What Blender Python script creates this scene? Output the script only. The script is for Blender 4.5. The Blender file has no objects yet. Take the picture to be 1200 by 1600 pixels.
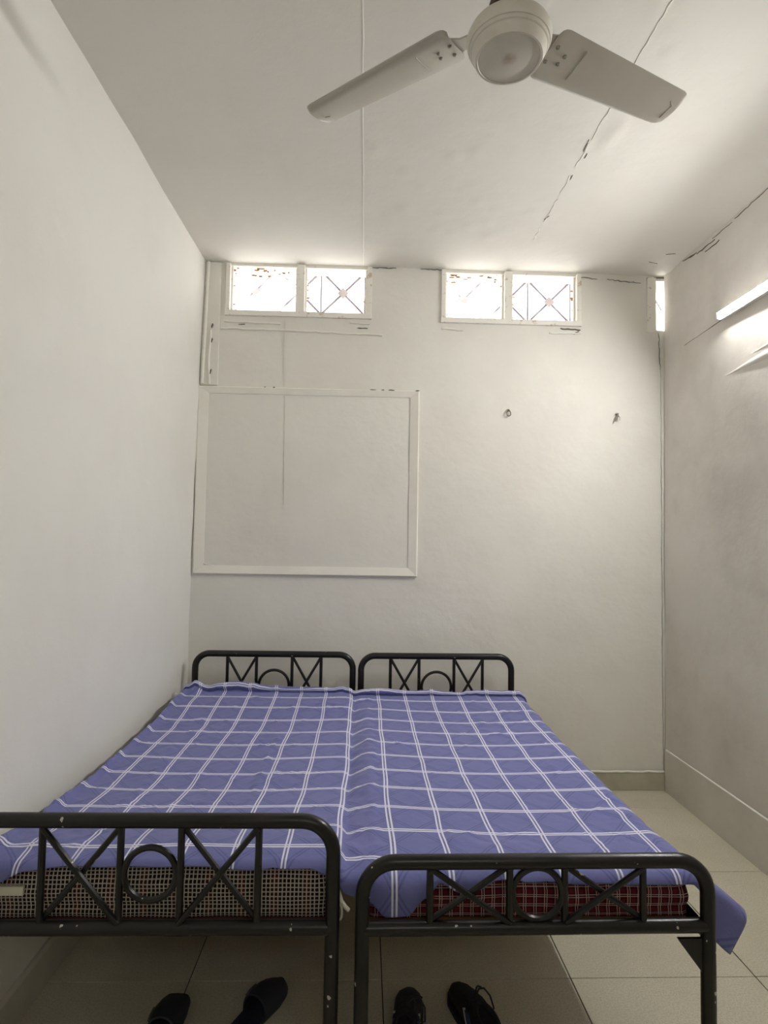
import bpy, bmesh, math, random
from mathutils import Vector, Matrix, noise
PI = math.pi
random.seed(7)
S = bpy.context.scene
COL = S.collection

# ------------------------------------------------------------------ camera
F_PX, PITCH, YAW, ROLL, EYE = 921.98, 0.0492, 0.0333, 0.0162, 1.3769
def make_camera():
    cy, sy, cp, sp = math.cos(YAW), math.sin(YAW), math.cos(PITCH), math.sin(PITCH)
    f = Vector((sy * cp, cy * cp, sp)); r = Vector((cy, -sy, 0)); u = r.cross(f)
    cr, sr = math.cos(ROLL), math.sin(ROLL)
    r2 = cr * r + sr * u; u2 = -sr * r + cr * u
    cam = bpy.data.cameras.new('camera'); o = bpy.data.objects.new('camera', cam)
    COL.objects.link(o)
    m = Matrix((r2, u2, -f)).transposed().to_4x4(); m.translation = (0, 0, EYE)
    o.matrix_world = m
    cam.sensor_fit = 'VERTICAL'; cam.sensor_height = 24.0
    cam.lens = 24.0 * F_PX / 1600.0
    cam.clip_start = 0.02
    S.camera = o
make_camera()

# ------------------------------------------------------------------ light and exposure
SKY, TUBE, EXPOSURE = 3.5, 112.0, 1.05
world = bpy.data.worlds.new('overcast_sky'); S.world = world; world.use_nodes = True
bg = world.node_tree.nodes['Background']
bg.inputs['Color'].default_value = (1.0, 0.975, 0.95, 1); bg.inputs['Strength'].default_value = SKY
S.view_settings.view_transform = 'Standard'; S.view_settings.look = 'None'
S.view_settings.gamma = 1; S.view_settings.exposure = EXPOSURE; S.view_settings.use_curve_mapping = False
S.cycles.max_bounces = 10; S.cycles.diffuse_bounces = 7; S.cycles.transparent_max_bounces = 12
def portal(loc, rot, sx, sy):
    l = bpy.data.lights.new('sky_portal', 'AREA'); l.shape = 'RECTANGLE'; l.size = sx; l.size_y = sy
    l.cycles.is_portal = True
    o = bpy.data.objects.new('sky_portal', l); COL.objects.link(o); o.location = loc; o.rotation_euler = rot
FRONT_Y = -1.5
FW = (-0.2, 1.0, 2.45, 2.85)          # unseen opening added behind the camera to let in fill daylight
portal(((FW[0] + FW[1]) / 2, FRONT_Y - .12, (FW[2] + FW[3]) / 2), (PI / 2, 0, 0), FW[1] - FW[0], FW[3] - FW[2])
portal((-.4, 3.56, 2.82), (-PI / 2, 0, 0), .82, .3)
portal((.835, 3.56, 2.82), (-PI / 2, 0, 0), .82, .3)
portal((1.76, 3.56, 2.8), (-PI / 2, 0, 0), .2, .34)

# ------------------------------------------------------------------ materials
def lin(c):
    c = c / 255.0
    return c / 12.92 if c <= .04045 else ((c + .055) / 1.055) ** 2.4
def rgb(r, g, b): return (lin(r), lin(g), lin(b), 1)

class NT:
    def __init__(s, name):
        s.m = bpy.data.materials.new(name); s.m.use_nodes = True
        s.t = s.m.node_tree; s.n = s.t.nodes; s.b = s.n['Principled BSDF']; s.out = s.n['Material Output']
    def new(s, ty, **kw):
        n = s.n.new(ty)
        for k, v in kw.items(): setattr(n, k, v)
        return n
    def put(s, sock, v):
        if isinstance(v, bpy.types.NodeSocket): s.t.links.new(v, sock)
        else: sock.default_value = v
    def math(s, op, a, b=None, c=None):
        n = s.new('ShaderNodeMath', operation=op)
        s.put(n.inputs[0], a)
        if b is not None: s.put(n.inputs[1], b)
        if c is not None: s.put(n.inputs[2], c)
        return n.outputs[0]
    def mix(s, f, a, b):
        n = s.new('ShaderNodeMix', data_type='RGBA')
        s.put(n.inputs[0], f); s.put(n.inputs[6], a); s.put(n.inputs[7], b)
        return n.outputs[2]
    def ramp(s, v, lo, hi):
        n = s.new('ShaderNodeMapRange'); n.interpolation_type = 'SMOOTHSTEP'
        s.put(n.inputs[0], v); n.inputs[1].default_value = lo; n.inputs[2].default_value = hi
        return n.outputs[0]
    def coords(s, kind='Object'):
        return s.new('ShaderNodeTexCoord').outputs[kind]
    def scaled(s, co, sc):
        n = s.new('ShaderNodeMapping'); s.put(n.inputs[0], co); n.inputs['Scale'].default_value = sc
        return n.outputs[0]
    def noise(s, co, scale, detail=4, rough=.55):
        n = s.new('ShaderNodeTexNoise'); s.put(n.inputs['Vector'], co)
        n.inputs['Scale'].default_value = scale; n.inputs['Detail'].default_value = detail
        n.inputs['Roughness'].default_value = rough
        return n.outputs['Fac']
    def bump(s, h, strength, dist=.01, prev=None):
        n = s.new('ShaderNodeBump'); n.inputs['Strength'].default_value = strength
        n.inputs['Distance'].default_value = dist; s.put(n.inputs['Height'], h)
        if prev is not None: s.put(n.inputs['Normal'], prev)
        return n.outputs[0]
    def set(s, **kw):
        names = dict(color='Base Color', rough='Roughness', metal='Metallic', normal='Normal', spec='Specular IOR Level',
                     sheen='Sheen Weight', coat='Coat Weight')
        for k, v in kw.items(): s.put(s.b.inputs[names[k]], v)
        return s

def plaster(name, base, dirty, amount=.5, lump=.5, seed=0.0):
    t = NT(name); co = t.coords('Object')
    off = t.new('ShaderNodeMapping'); t.put(off.inputs[0], co); off.inputs['Location'].default_value = (seed, seed * 1.7, seed * .6)
    co = off.outputs[0]
    big = t.ramp(t.noise(co, 1.3, 5, .6), .42, .72)
    mid = t.ramp(t.noise(co, 5, 4), .5, .8)
    f = t.math('MULTIPLY', t.math('ADD', big, t.math('MULTIPLY', mid, .4)), amount)
    col = t.mix(f, base, dirty)
    n1 = t.noise(co, 7, 4, .5); n2 = t.noise(co, 130, 3, .6)
    nb = t.bump(n1, lump, .012); nb = t.bump(n2, .12, .002, nb)
    t.set(color=col, rough=.75, spec=.25, normal=nb)
    return t.m

M = {}
M['wall'] = plaster('old_whitewash', rgb(224, 222, 214), rgb(211, 207, 199), .5, .45)
M['wall_left'] = plaster('left_whitewash', rgb(230, 229, 223), rgb(219, 217, 210), .4, .25, 3.1)
M['wall_right'] = plaster('right_whitewash', rgb(226, 222, 215), rgb(198, 192, 184), .6, .35, 7.7)
M['ceiling'] = plaster('ceiling_whitewash', rgb(226, 224, 217), rgb(213, 208, 201), .4, .3, 5.2)
M['trim'] = plaster('painted_trim', rgb(232, 230, 221), rgb(212, 207, 196), .5, .2, 1.2)
M['skirting'] = plaster('stone_skirting', rgb(190, 188, 168), rgb(150, 146, 128), .8, .15, 2.2)
M['skirting_side'] = plaster('grey_skirting', rgb(206, 203, 192), rgb(170, 166, 154), .7, .15, 2.9)

def simple(name, col, rough=.5, metal=0, spec=.5):
    t = NT(name); t.set(color=col, rough=rough, metal=metal, spec=spec); return t.m
M['crack'] = simple('crack_dark', rgb(108, 103, 94), .9, 0, .1)
M['stain'] = simple('old_drip_line', rgb(212, 207, 197), .9, 0, .1)
M['grout'] = simple('dark_grout', rgb(58, 54, 47), .9, 0, .1)
M['seam'] = simple('white_seam', rgb(240, 239, 231), .6)

def floor_tile():
    t = NT('speckled_tile'); co = t.coords('Object')
    sp = t.ramp(t.noise(co, 190, 2, .6), .44, .6); sp2 = t.ramp(t.noise(co, 420, 2, .6), .55, .68)
    big = t.ramp(t.noise(co, 3, 4), .35, .7)
    col = t.mix(sp, rgb(206, 201, 182), rgb(190, 184, 163)); col = t.mix(t.math('MULTIPLY', sp2, .4), col, rgb(140, 134, 112))
    col = t.mix(t.math('MULTIPLY', big, .3), col, rgb(170, 165, 142))
    t.set(color=col, rough=t.math('MULTIPLY_ADD', big, .15, .38), spec=.4)
    return t.m
M['tile'] = floor_tile()

def black_paint():
    t = NT('chipped_black_enamel'); co = t.coords('Object')
    chip = t.ramp(t.noise(co, 42, 2, .5), .735, .75)
    dust = t.ramp(t.noise(co, 9, 5, .65), .45, .8)
    col = t.mix(t.math('MULTIPLY', dust, .4), rgb(19, 17, 16), rgb(48, 41, 34)); col = t.mix(chip, col, rgb(186, 182, 170))
    t.set(color=col, rough=t.math('MULTIPLY_ADD', dust, .25, .3), spec=.45, normal=t.bump(t.noise(co, 60, 3), .15, .002))
    return t.m
M['black'] = black_paint()

def cloth_lines(t, x, period, offs, hw, soft=.3):
    """mask of thin lines in a repeating weave; x in metres"""
    fx = t.math('SUBTRACT', t.math('FRACT', t.math('ADD', t.math('DIVIDE', x, period), .5)), .5)
    res = None
    for o in offs:
        d = t.math('ABSOLUTE', t.math('SUBTRACT', fx, o / period))
        m = t.math('SUBTRACT', 1.0, t.ramp(d, hw * (1 - soft) / period, hw * (1 + soft) / period))
        res = m if res is None else t.math('MAXIMUM', res, m)
    return res
def sep_uv(t):
    n = t.new('ShaderNodeSeparateXYZ'); t.put(n.inputs[0], t.coords('UV')); return n.outputs[0], n.outputs[1]

def sheet_mat():
    t = NT('blue_checked_cotton'); u, v = sep_uv(t)
    lu = cloth_lines(t, u, 1, (-.036, .036), .0175); lv = cloth_lines(t, v, 1, (-.034, .034), .0195)
    p = t.math('ADD', u, v); q = t.math('SUBTRACT', u, v)
    d1 = cloth_lines(t, t.math('ADD', p, .5), 1, (-.045, .045), .02); d2 = cloth_lines(t, t.math('ADD', q, .5), 1, (-.045, .045), .02)
    dk = t.math('MULTIPLY', t.math('MAXIMUM', d1, d2), .5)
    co = t.coords('Object')
    blue = t.mix(t.noise(co, 14, 3), rgb(107, 110, 164), rgb(117, 120, 174))
    col = t.mix(dk, blue, rgb(78, 80, 134)); col = t.mix(t.math('MULTIPLY', t.math('MAXIMUM', lu, lv), .93), col, rgb(226, 226, 240))
    h = t.noise(t.scaled(co, (1, 1, 1)), 24, 5, .6)
    t.set(color=col, rough=.85, spec=.15, sheen=.15, normal=t.bump(h, .35, .008))
    return t.m
M['sheet'] = sheet_mat()

def check_black():
    t = NT('black_white_check_ticking'); u, v = sep_uv(t)
    a = cloth_lines(t, u, .0098, (0,), .0014); b = cloth_lines(t, v, .0088, (0,), .0012)
    red = cloth_lines(t, u, .0784, (.0196,), .008)
    base = t.mix(t.math('MULTIPLY', red, .35), rgb(24, 20, 24), rgb(96, 34, 34))
    f = t.math('MAXIMUM', t.math('MULTIPLY', a, .85), t.math('MULTIPLY', b, .75))
    t.set(color=t.mix(f, base, rgb(205, 196, 182)), rough=.9, spec=.1); return t.m
M['check'] = check_black()
def plaid_red():
    t = NT('red_plaid_ticking'); u, v = sep_uv(t)
    wa = cloth_lines(t, u, .026, (-.003, .003), .0009); wb = cloth_lines(t, v, .026, (-.003, .003), .0009)
    ka = cloth_lines(t, u, .013, (.0065,), .002); kb = cloth_lines(t, v, .013, (.0065,), .0022)
    base = t.mix(t.math('MULTIPLY', t.math('MAXIMUM', ka, kb), .8), rgb(98, 32, 40), rgb(36, 18, 24))
    f = t.math('MULTIPLY', t.math('MAXIMUM', wa, wb), .8)
    t.set(color=t.mix(f, base, rgb(205, 190, 186)), rough=.9, spec=.1); return t.m
M['plaid'] = plaid_red()
def wood(name, a, b):
    t = NT(name); co = t.scaled(t.coords('Object'), (3, 40, 60))
    t.set(color=t.mix(t.noise(co, 1.5, 5), a, b), rough=.75, spec=.2); return t.m
M['ply'] = wood('brown_plywood', rgb(150, 112, 72), rgb(108, 78, 48))
M['ply_red'] = wood('reddish_board', rgb(134, 96, 86), rgb(98, 66, 58))
M['cord'] = simple('white_cotton_cord', rgb(226, 222, 208), .9)
M['label'] = simple('cream_label_cloth', rgb(224, 220, 200), .9)

def fan_mat():
    t = NT('aged_white_enamel'); co = t.coords('Object')
    d = t.ramp(t.noise(co, 6, 5, .6), .4, .85)
    t.set(color=t.mix(t.math('MULTIPLY', d, .35), rgb(184, 180, 168), rgb(154, 147, 133)), rough=.36, spec=.5); return t.m
M['fan'] = fan_mat()
def fan_motor():
    t = NT('motor_enamel'); co = t.coords('Object')
    n = t.new('ShaderNodeVectorMath', operation='LENGTH'); t.put(n.inputs[0], t.scaled(co, (1, 1, 0)))
    spot = t.math('SUBTRACT', 1.0, t.ramp(t.math('ADD', n.outputs['Value'], t.math('MULTIPLY', t.noise(co, 60, 4), .02)), .012, .034))
    d = t.ramp(t.noise(co, 14, 5, .6), .4, .85)
    col = t.mix(t.math('MULTIPLY', d, .3), rgb(206, 202, 191), rgb(176, 168, 153))
    col = t.mix(t.math('MULTIPLY', spot, .6), col, rgb(140, 112, 84))
    t.set(color=col, rough=.42, spec=.5); return t.m
M['motor'] = fan_motor()
def rusty():
    t = NT('rusted_steel'); co = t.coords('Object')
    t.set(color=t.mix(t.ramp(t.noise(co, 30, 5), .35, .65), rgb(92, 70, 50), rgb(54, 40, 30)), rough=.7, metal=.2); return t.m
M['rust'] = rusty()
M['steel'] = simple('dull_steel', rgb(140, 136, 128), .4, .8)
M['grille'] = simple('grille_paint', rgb(104, 94, 104), .7, 0, .1)
M['diamond'] = simple('grille_plate', rgb(186, 174, 176), .6)
def frame_mat():
    t = NT('peeling_white_frame'); co = t.coords('Object')
    f = t.ramp(t.noise(co, 24, 5, .7), .58, .66)
    t.set(color=t.mix(t.math('MULTIPLY', f, .7), rgb(230, 227, 219), rgb(176, 150, 118)), rough=.7, normal=t.bump(t.noise(co, 40, 4), .5, .004)); return t.m
M['frame'] = frame_mat()
M['putty'] = wood('flaking_putty', rgb(196, 160, 112), rgb(150, 120, 92))
def glass(name, haze):
    t = NT(name); n = t.n; n.remove(t.b)
    tr = t.new('ShaderNodeBsdfTransparent'); gl = t.new('ShaderNodeBsdfGlossy'); gl.inputs['Roughness'].default_value = .03
    tl = t.new('ShaderNodeBsdfTranslucent'); tl.inputs[0].default_value = (.95, .96, .97, 1)
    m1 = t.new('ShaderNodeMixShader'); m1.inputs[0].default_value = .06
    t.t.links.new(tr.outputs[0], m1.inputs[1]); t.t.links.new(gl.outputs[0], m1.inputs[2])
    m2 = t.new('ShaderNodeMixShader')
    f = t.math('MULTIPLY', t.ramp(t.noise(t.coords('Object'), 12, 4), .2, .8), haze)
    t.put(m2.inputs[0], f)
    t.t.links.new(m1.outputs[0], m2.inputs[1]); t.t.links.new(tl.outputs[0], m2.inputs[2])
    t.t.links.new(m2.outputs[0], t.out.inputs[0]); return t.m
M['glass'] = glass('clear_glass', .05); M['glass_dirty'] = glass('dusty_glass', .4)
def emit(name, col, s):
    t = NT(name); t.put(t.b.inputs['Emission Color'], col); t.b.inputs['Emission Strength'].default_value = s
    t.set(color=(.9, .9, .9, 1)); return t.m
M['tube'] = emit('lit_tube', (1, .985, .96, 1), TUBE)
M['lamp_white'] = simple('lamp_housing', rgb(226, 226, 222), .4)
def leather(name, a, b, r):
    t = NT(name); co = t.coords('Object')
    t.set(color=t.mix(t.noise(co, 30, 4), a, b), rough=r, normal=t.bump(t.noise(co, 180, 2), .3, .002)); return t.m
M['shoe'] = leather('black_mesh_fabric', rgb(20, 20, 23), rgb(30, 30, 34), .8)
M['shoe_sole'] = simple('dark_rubber', rgb(26, 26, 30), .7)
M['shoe_blue'] = simple('navy_patch', rgb(44, 52, 92), .6)
M['shoe_white'] = simple('white_rubber', rgb(176, 178, 180), .6)
M['slipper'] = leather('dark_navy_foam', rgb(30, 32, 42), rgb(40, 42, 54), .6)
M['slipper_edge'] = simple('grey_slipper_edge', rgb(92, 94, 88), .7)

# ------------------------------------------------------------------ helpers
def obj(name, bm, mat, parent=None, smooth=False, loc=None):
    me = bpy.data.meshes.new(name); bm.normal_update(); bm.to_mesh(me); bm.free()
    for mm in (mat if isinstance(mat, (list, tuple)) else [mat]): me.materials.append(mm)
    if smooth:
        for p in me.polygons: p.use_smooth = True
        if smooth != 'all': me.set_sharp_from_angle(angle=math.radians(40))
    o = bpy.data.objects.new(name, me); COL.objects.link(o)
    if parent is not None: o.parent = parent
    if loc is not None: o.location = loc
    return o
def struct(name, bm, mat, smooth=False):
    o = obj(name, bm, mat, None, smooth); o['kind'] = 'structure'; return o
def empty(name, loc=(0, 0, 0), rz=0, kind=None):
    o = bpy.data.objects.new(name, None); COL.objects.link(o); o.location = loc; o.rotation_euler = (0, 0, rz)
    o.empty_display_size = .1
    if kind: o['kind'] = kind
    return o
def tag(o, label, cat, group=None):
    o['label'] = label; o['category'] = cat
    if group: o['group'] = group
    return o
def box(bm, x0, x1, y0, y1, z0, z1, bev=0):
    vs = [bm.verts.new(p) for p in ((x0, y0, z0), (x1, y0, z0), (x1, y1, z0), (x0, y1, z0), (x0, y0, z1), (x1, y0, z1), (x1, y1, z1), (x0, y1, z1))]
    fs = [bm.faces.new([vs[i] for i in q]) for q in ((3, 2, 1, 0), (4, 5, 6, 7), (0, 1, 5, 4), (1, 2, 6, 5), (2, 3, 7, 6), (3, 0, 4, 7))]
    if bev:
        es = list({e for f in fs for e in f.edges})
        bmesh.ops.bevel(bm, geom=es, offset=bev, segments=2, profile=.5, affect='EDGES')
def prism(bm, pts, axis, a, b):
    """polygon pts extruded along an axis (0 x, 1 y, 2 z) from a to b"""
    def mk(p, t):
        q = [p[0], p[1]]; q.insert(axis, t); return q
    A = [bm.verts.new(mk(p, a)) for p in pts]; B = [bm.verts.new(mk(p, b)) for p in pts]
    n = len(pts)
    bm.faces.new(A); bm.faces.new(B[::-1])
    for i in range(n): bm.faces.new((A[i], B[i], B[(i + 1) % n], A[(i + 1) % n]))
    bmesh.ops.recalc_face_normals(bm, faces=bm.faces)
def tube(bm, pts, r, seg=12, closed=False, flat=None):
    pts = [Vector(p) for p in pts]; n = len(pts)
    rr = r if isinstance(r, (list, tuple)) else [r] * n
    T = []
    for i in range(n):
        if closed: d = pts[(i + 1) % n] - pts[i - 1]
        else: d = pts[min(i + 1, n - 1)] - pts[max(i - 1, 0)]
        T.append(d.normalized())
    up = Vector((0, 0, 1)) if abs(T[0].z) < .9 else Vector((0, 1, 0))
    N = (up - T[0] * up.dot(T[0])).normalized(); rings = []
    for i in range(n):
        if i:
            N = N - T[i] * N.dot(T[i]); N.normalize()
        B = T[i].cross(N)
        rings.append([bm.verts.new(pts[i] + (N * math.cos(2 * PI * k / seg) * (flat or 1) + B * math.sin(2 * PI * k / seg)) * rr[i]) for k in range(seg)])
    m = n if closed else n - 1
    for i in range(m):
        a, b = rings[i], rings[(i + 1) % n]
        for k in range(seg): bm.faces.new((a[k], a[(k + 1) % seg], b[(k + 1) % seg], b[k]))
    if not closed:
        bm.faces.new(rings[0][::-1]); bm.faces.new(rings[-1])
def lathe(bm, prof, seg=48, c=(0, 0, 0)):
    rings = []
    for r, z in prof:
        if r < 1e-6: rings.append([bm.verts.new((c[0], c[1], c[2] + z))])
        else: rings.append([bm.verts.new((c[0] + r * math.cos(2 * PI * k / seg), c[1] + r * math.sin(2 * PI * k / seg), c[2] + z)) for k in range(seg)])
    for a, b in zip(rings, rings[1:]):
        for k in range(seg):
            q = [a[k % len(a)], a[(k + 1) % len(a)], b[(k + 1) % len(b)], b[k % len(b)]]
            q = [v for i, v in enumerate(q) if v not in q[:i]]
            if len(q) > 2: bm.faces.new(q)
    bmesh.ops.recalc_face_normals(bm, faces=bm.faces)
def newbm(): return bmesh.new()
def nz(x, y, z, s=1.0): return noise.noise(Vector((x * s, y * s, z * s)))
def sst(a, b, x):
    t = min(1, max(0, (x - a) / (b - a))); return t * t * (3 - 2 * t)
def lerp_table(tb, x):
    if x <= tb[0][0]: return tb[0][1]
    for (a, va), (b, vb) in zip(tb, tb[1:]):
        if x <= b: return va + (vb - va) * sst(a, b, x)
    return tb[-1][1]
def strip(bm, pts, w, h, nrm):
    """a raised, irregular ridge along pts on a surface of normal nrm"""
    pts = [Vector(p) for p in pts]; n = Vector(nrm); L = []
    for i, p in enumerate(pts):
        d = (pts[min(i + 1, len(pts) - 1)] - pts[max(i - 1, 0)]).normalized(); s = d.cross(n).normalized()
        ww = w[i] if isinstance(w, (list, tuple)) else w
        hh = h[i] if isinstance(h, (list, tuple)) else h
        L.append([bm.verts.new(q) for q in (p - s * ww / 2 - n * .002, p - s * ww * .22 + n * hh, p + s * ww * .22 + n * hh, p + s * ww / 2 - n * .002)])
    for a, b in zip(L, L[1:]):
        for k in range(3): bm.faces.new((a[k], a[k + 1], b[k + 1], b[k]))
    bm.faces.new(L[0]); bm.faces.new(L[-1])
    bmesh.ops.recalc_face_normals(bm, faces=bm.faces)
def jag(pts, amp, step, axes):
    """subdivide a polyline and shake it sideways"""
    out = []
    for a, b in zip(pts, pts[1:]):
        a, b = Vector(a), Vector(b); n = max(1, int((b - a).length / step))
        for i in range(n):
            p = a.lerp(b, i / n)
            for k in axes: p[k] += random.uniform(-amp, amp)
            out.append(p)
    out.append(Vector(pts[-1])); return out

# ------------------------------------------------------------------ room shell
YB, H, HS = 3.349, 2.964, .0157
def ceil_z(y): return H - HS * (YB - y)
def xl_at(z): return -.963 + .025 * z / H
def xr_at(z): return 1.722 + .015 * z / H
XF0, XF1 = -.963, 1.722

def sheet_grid(bm, xs, ys, fn, skip=None):
    V = [[bm.verts.new(fn(x, y)) for x in xs] for y in ys]
    for j in range(len(ys) - 1):
        for i in range(len(xs) - 1):
            if skip and skip((xs[i] + xs[i + 1]) / 2, (ys[j] + ys[j + 1]) / 2): continue
            bm.faces.new((V[j][i], V[j][i + 1], V[j + 1][i + 1], V[j + 1][i]))
    lone = [v for r in V for v in r if not v.link_faces]
    for v in lone: bm.verts.remove(v)
def cuts(a, b, step, keys=()):
    ks = sorted({a, b, *[k for k in keys if a < k < b]}); out = []
    for p, q in zip(ks, ks[1:]):
        n = max(1, round((q - p) / step)); out += [p + (q - p) * i / n for i in range(n)]
    return out + [b]

# floor: a slab of grout with every tile laid on it
bm = newbm(); box(bm, XF0 - .1, XF1 + .2, FRONT_Y - .1, YB + .15, -.08, -.0035)
floor = struct('floor', bm, M['grout'])
TX = [XF0 - .005] + [-.519 + .6 * i for i in range(4)] + [XF1 + .004]
TY = [FRONT_Y] + [1.9235 - .6 * i for i in range(5, -1, -1)] + [2.5235, 3.1235, YB + .005]
for i in range(len(TX) - 1):
    for j in range(len(TY) - 1):
        bm = newbm(); g = .0016; dz = random.uniform(-.0006, .0004)
        w, d = TX[i + 1] - TX[i] - 2 * g, TY[j + 1] - TY[j] - 2 * g
        box(bm, -w / 2, w / 2, -d / 2, d / 2, -.012, 0, .001)
        obj('tile', bm, M['tile'], floor, loc=((TX[i] + TX[i + 1]) / 2, (TY[j] + TY[j + 1]) / 2, dz))

# back wall, pierced by three ventilator openings
HOLES = [(-.803, .006, 2.672, 2.958), (.436, 1.229, 2.664, 2.956), (1.68, 1.86, 2.636, 2.952)]
def in_hole(x, z): return any(a < x < b and c < z < d for a, b, c, d in HOLES)
bm = newbm()
kx = [v for h in HOLES for v in h[:2]]; kz = [v for h in HOLES for v in h[2:]]
def back_pt(x, z):
    e = min([max(a - x, x - b, c - z, z - d) for a, b, c, d in HOLES]); e = min(1, max(0, e / .1))
    return (x, YB + .005 * e * (nz(x, z, 1.3, 2.2) + .5 * nz(x, z, 4.3, 6)), z)
sheet_grid(bm, cuts(-1.0, 1.97, .04, kx), cuts(-.01, 3.02, .04, kz), back_pt, in_hole)
for a, b, c, d in HOLES:
    y0, y1 = YB, YB + .2
    P = [(a, c), (b, c), (b, d), (a, d)]
    for k in range(4):
        p, q = P[k], P[(k + 1) % 4]
        bm.faces.new([bm.verts.new(v) for v in ((p[0], y0, p[1]), (q[0], y0, q[1]), (q[0], y1, q[1]), (p[0], y1, p[1]))])
bmesh.ops.remove_doubles(bm, verts=bm.verts, dist=1e-4)
wall_back = struct('wall_back', bm, M['wall'], True)

bm = newbm()
sheet_grid(bm, cuts(FRONT_Y - .05, YB + .01, .06), cuts(-.01, 3.0, .06),
           lambda y, z: (xl_at(z) - .010 * (nz(y, z, 7.7, 1.6) + .35 * nz(y, z, 2.2, 5)) - .004, y, z))
wall_left = struct('wall_left', bm, M['wall_left'], 'all')
def wall_r(y, z): return xr_at(z) + .009 * (nz(y, z, 3.1, 1.7) + .4 * nz(y, z, 9.2, 5)) * sst(.0, .3, z)
bm = newbm()
sheet_grid(bm, cuts(FRONT_Y - .05, YB - .012, .06), cuts(-.01, 3.0, .06), lambda y, z: (wall_r(y, z), y, z))
y1 = YB - .012     # the partition's end and far face
for q in (((xr_at(0), y1, -.01), (1.84, y1, -.01), (1.84, y1, 3), (xr_at(3), y1, 3)), ((1.84, y1, -.01), (1.84, 0, -.01), (1.84, 0, 3), (1.84, y1, 3))):
    bm.faces.new([bm.verts.new(p) for p in q])
wall_right = struct('wall_right', bm, M['wall_right'], True)

bm = newbm()
a, b, c, d = FW
sheet_grid(bm, cuts(-1.05, 1.9, .5, (a, b)), cuts(-.01, 3.0, .5, (c, d)), lambda x, z: (x, FRONT_Y, z), lambda x, z: a < x < b and c < z < d)
for p, q in (((a, c), (b, c)), ((b, c), (b, d)), ((b, d), (a, d)), ((a, d), (a, c))):
    bm.faces.new([bm.verts.new(v) for v in ((p[0], FRONT_Y, p[1]), (q[0], FRONT_Y, q[1]), (q[0], FRONT_Y - .2, q[1]), (p[0], FRONT_Y - .2, p[1]))])
struct('wall_front', bm, M['wall'])

# ceiling: three boards with seams
bm = newbm(); box(bm, -1.2, 2.0, FRONT_Y - .1, YB + .1, 3.01, 3.05); ceiling = struct('ceiling', bm, M['ceiling'])
SE = [-1.0, -.0306, .8556, 1.80]
LUMPS = [(random.uniform(.0, .75), random.uniform(1.5, 3.0), random.uniform(.012, .04), random.uniform(.002, .005)) for _ in range(46)]
LUMPS += [(random.uniform(.72, .95), random.uniform(1.4, 3.1), random.uniform(.012, .03), random.uniform(.002, .004)) for _ in range(26)]
LUMPS += [(.93, 2.13, .05, .006), (.92, 2.2, .035, .006)]
def ceil_pt(x, y):
    z = ceil_z(y) + .006 * nz(x, y, .4, 1.5)
    for lx, ly, lr, lh in LUMPS:
        d2 = ((x - lx) ** 2 * 2 + (y - ly) ** 2) / lr ** 2
        if d2 < 6: z -= lh * math.exp(-d2)
    z += .02 * sst(3.0, 3.34, y) * sst(1.4, 1.75, x) * nz(x, y, 3, 9)
    return z
for k in range(3):
    bm = newbm(); x0, x1 = SE[k] + .0002, SE[k + 1] - .0002
    fine = .02 if k else .05
    ys = cuts(FRONT_Y - .05, 1.3, .15)[:-1] + cuts(1.3, YB + .02, fine)
    sheet_grid(bm, cuts(x0, x1, fine), ys, lambda x, y: (x, y, ceil_pt(x, y)))
    bmesh.ops.reverse_faces(bm, faces=bm.faces)
    obj('ceiling_board', bm, M['ceiling'], ceiling, 'all')
bm = newbm()
strip(bm, [(SE[1] + random.uniform(-.0012, .0012), y, ceil_pt(SE[1], y)) for y in cuts(.2, 3.34, .06)], .0055, .0014, (0, 0, -1))
obj('seam_strip', bm, M['seam'], ceiling)
for y0, y1 in ((.6, 1.86), (2.02, 2.19), (2.21, 2.36), (2.42, 2.55), (2.60, 2.80), (2.86, 2.98)):
    bm = newbm(); pts = []
    for y in cuts(y0, y1, .025):
        x = SE[2] + random.uniform(-.005, .005); pts.append((x, y, ceil_pt(x, y)))
    strip(bm, pts, [random.uniform(.003, .009) for _ in pts], .0022, (0, 0, -1)); obj('seam_strip', bm, M['seam'], ceiling)
def crack(parent, pts, w, nrm, amp, axes, step=.02, mat='crack'):
    b = newbm(); p = jag(pts, amp, step, axes); n = len(p)
    strip(b, p, [w * (.35 + .65 * math.sin(PI * (i + .6) / (n + .2))) * random.uniform(.6, 1.3) for i in range(n)], .0012, nrm)
    o = obj('crack', b, M[mat], parent); return o
def on_ceil(pts): return [(x, y, ceil_pt(x, y) - .001) for x, y in pts]
for pts, w in (([(.846, 2.19), (.850, 2.26)], .006), ([(.868, 2.27), (.87, 2.30)], .005), ([(.862, 2.42), (.864, 2.45)], .005), ([(.85, 1.95), (.852, 1.99)], .006),
               ([(1.56, 3.17), (1.62, 3.19)], .006), ([(1.61, 3.08), (1.66, 3.07)], .006), ([(.862, 2.74), (.852, 2.78)], .005)):
    crack(ceiling, on_ceil(pts), w, (0, 0, -1), .002, (0, 1), .015)
# junction cracks along the right-hand ceiling edge
def on_r(y, z): return (wall_r(y, z) - .0015, y, z)
for (y0, z0), (y1, z1), w in (((2.4, 2.942), (2.68, 2.938), .006), ((2.70, 2.930), (2.86, 2.934), .004), ((2.84, 2.918), (3.0, 2.922), .010), ((2.80, 2.894), (2.92, 2.896), .009), ((3.0, 2.930), (3.13, 2.948), .010)):
    crack(wall_right, [on_r(y0, z0), on_r(y1, z1)], w, (-1, 0, 0), .003, (1, 2), .025)

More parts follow.
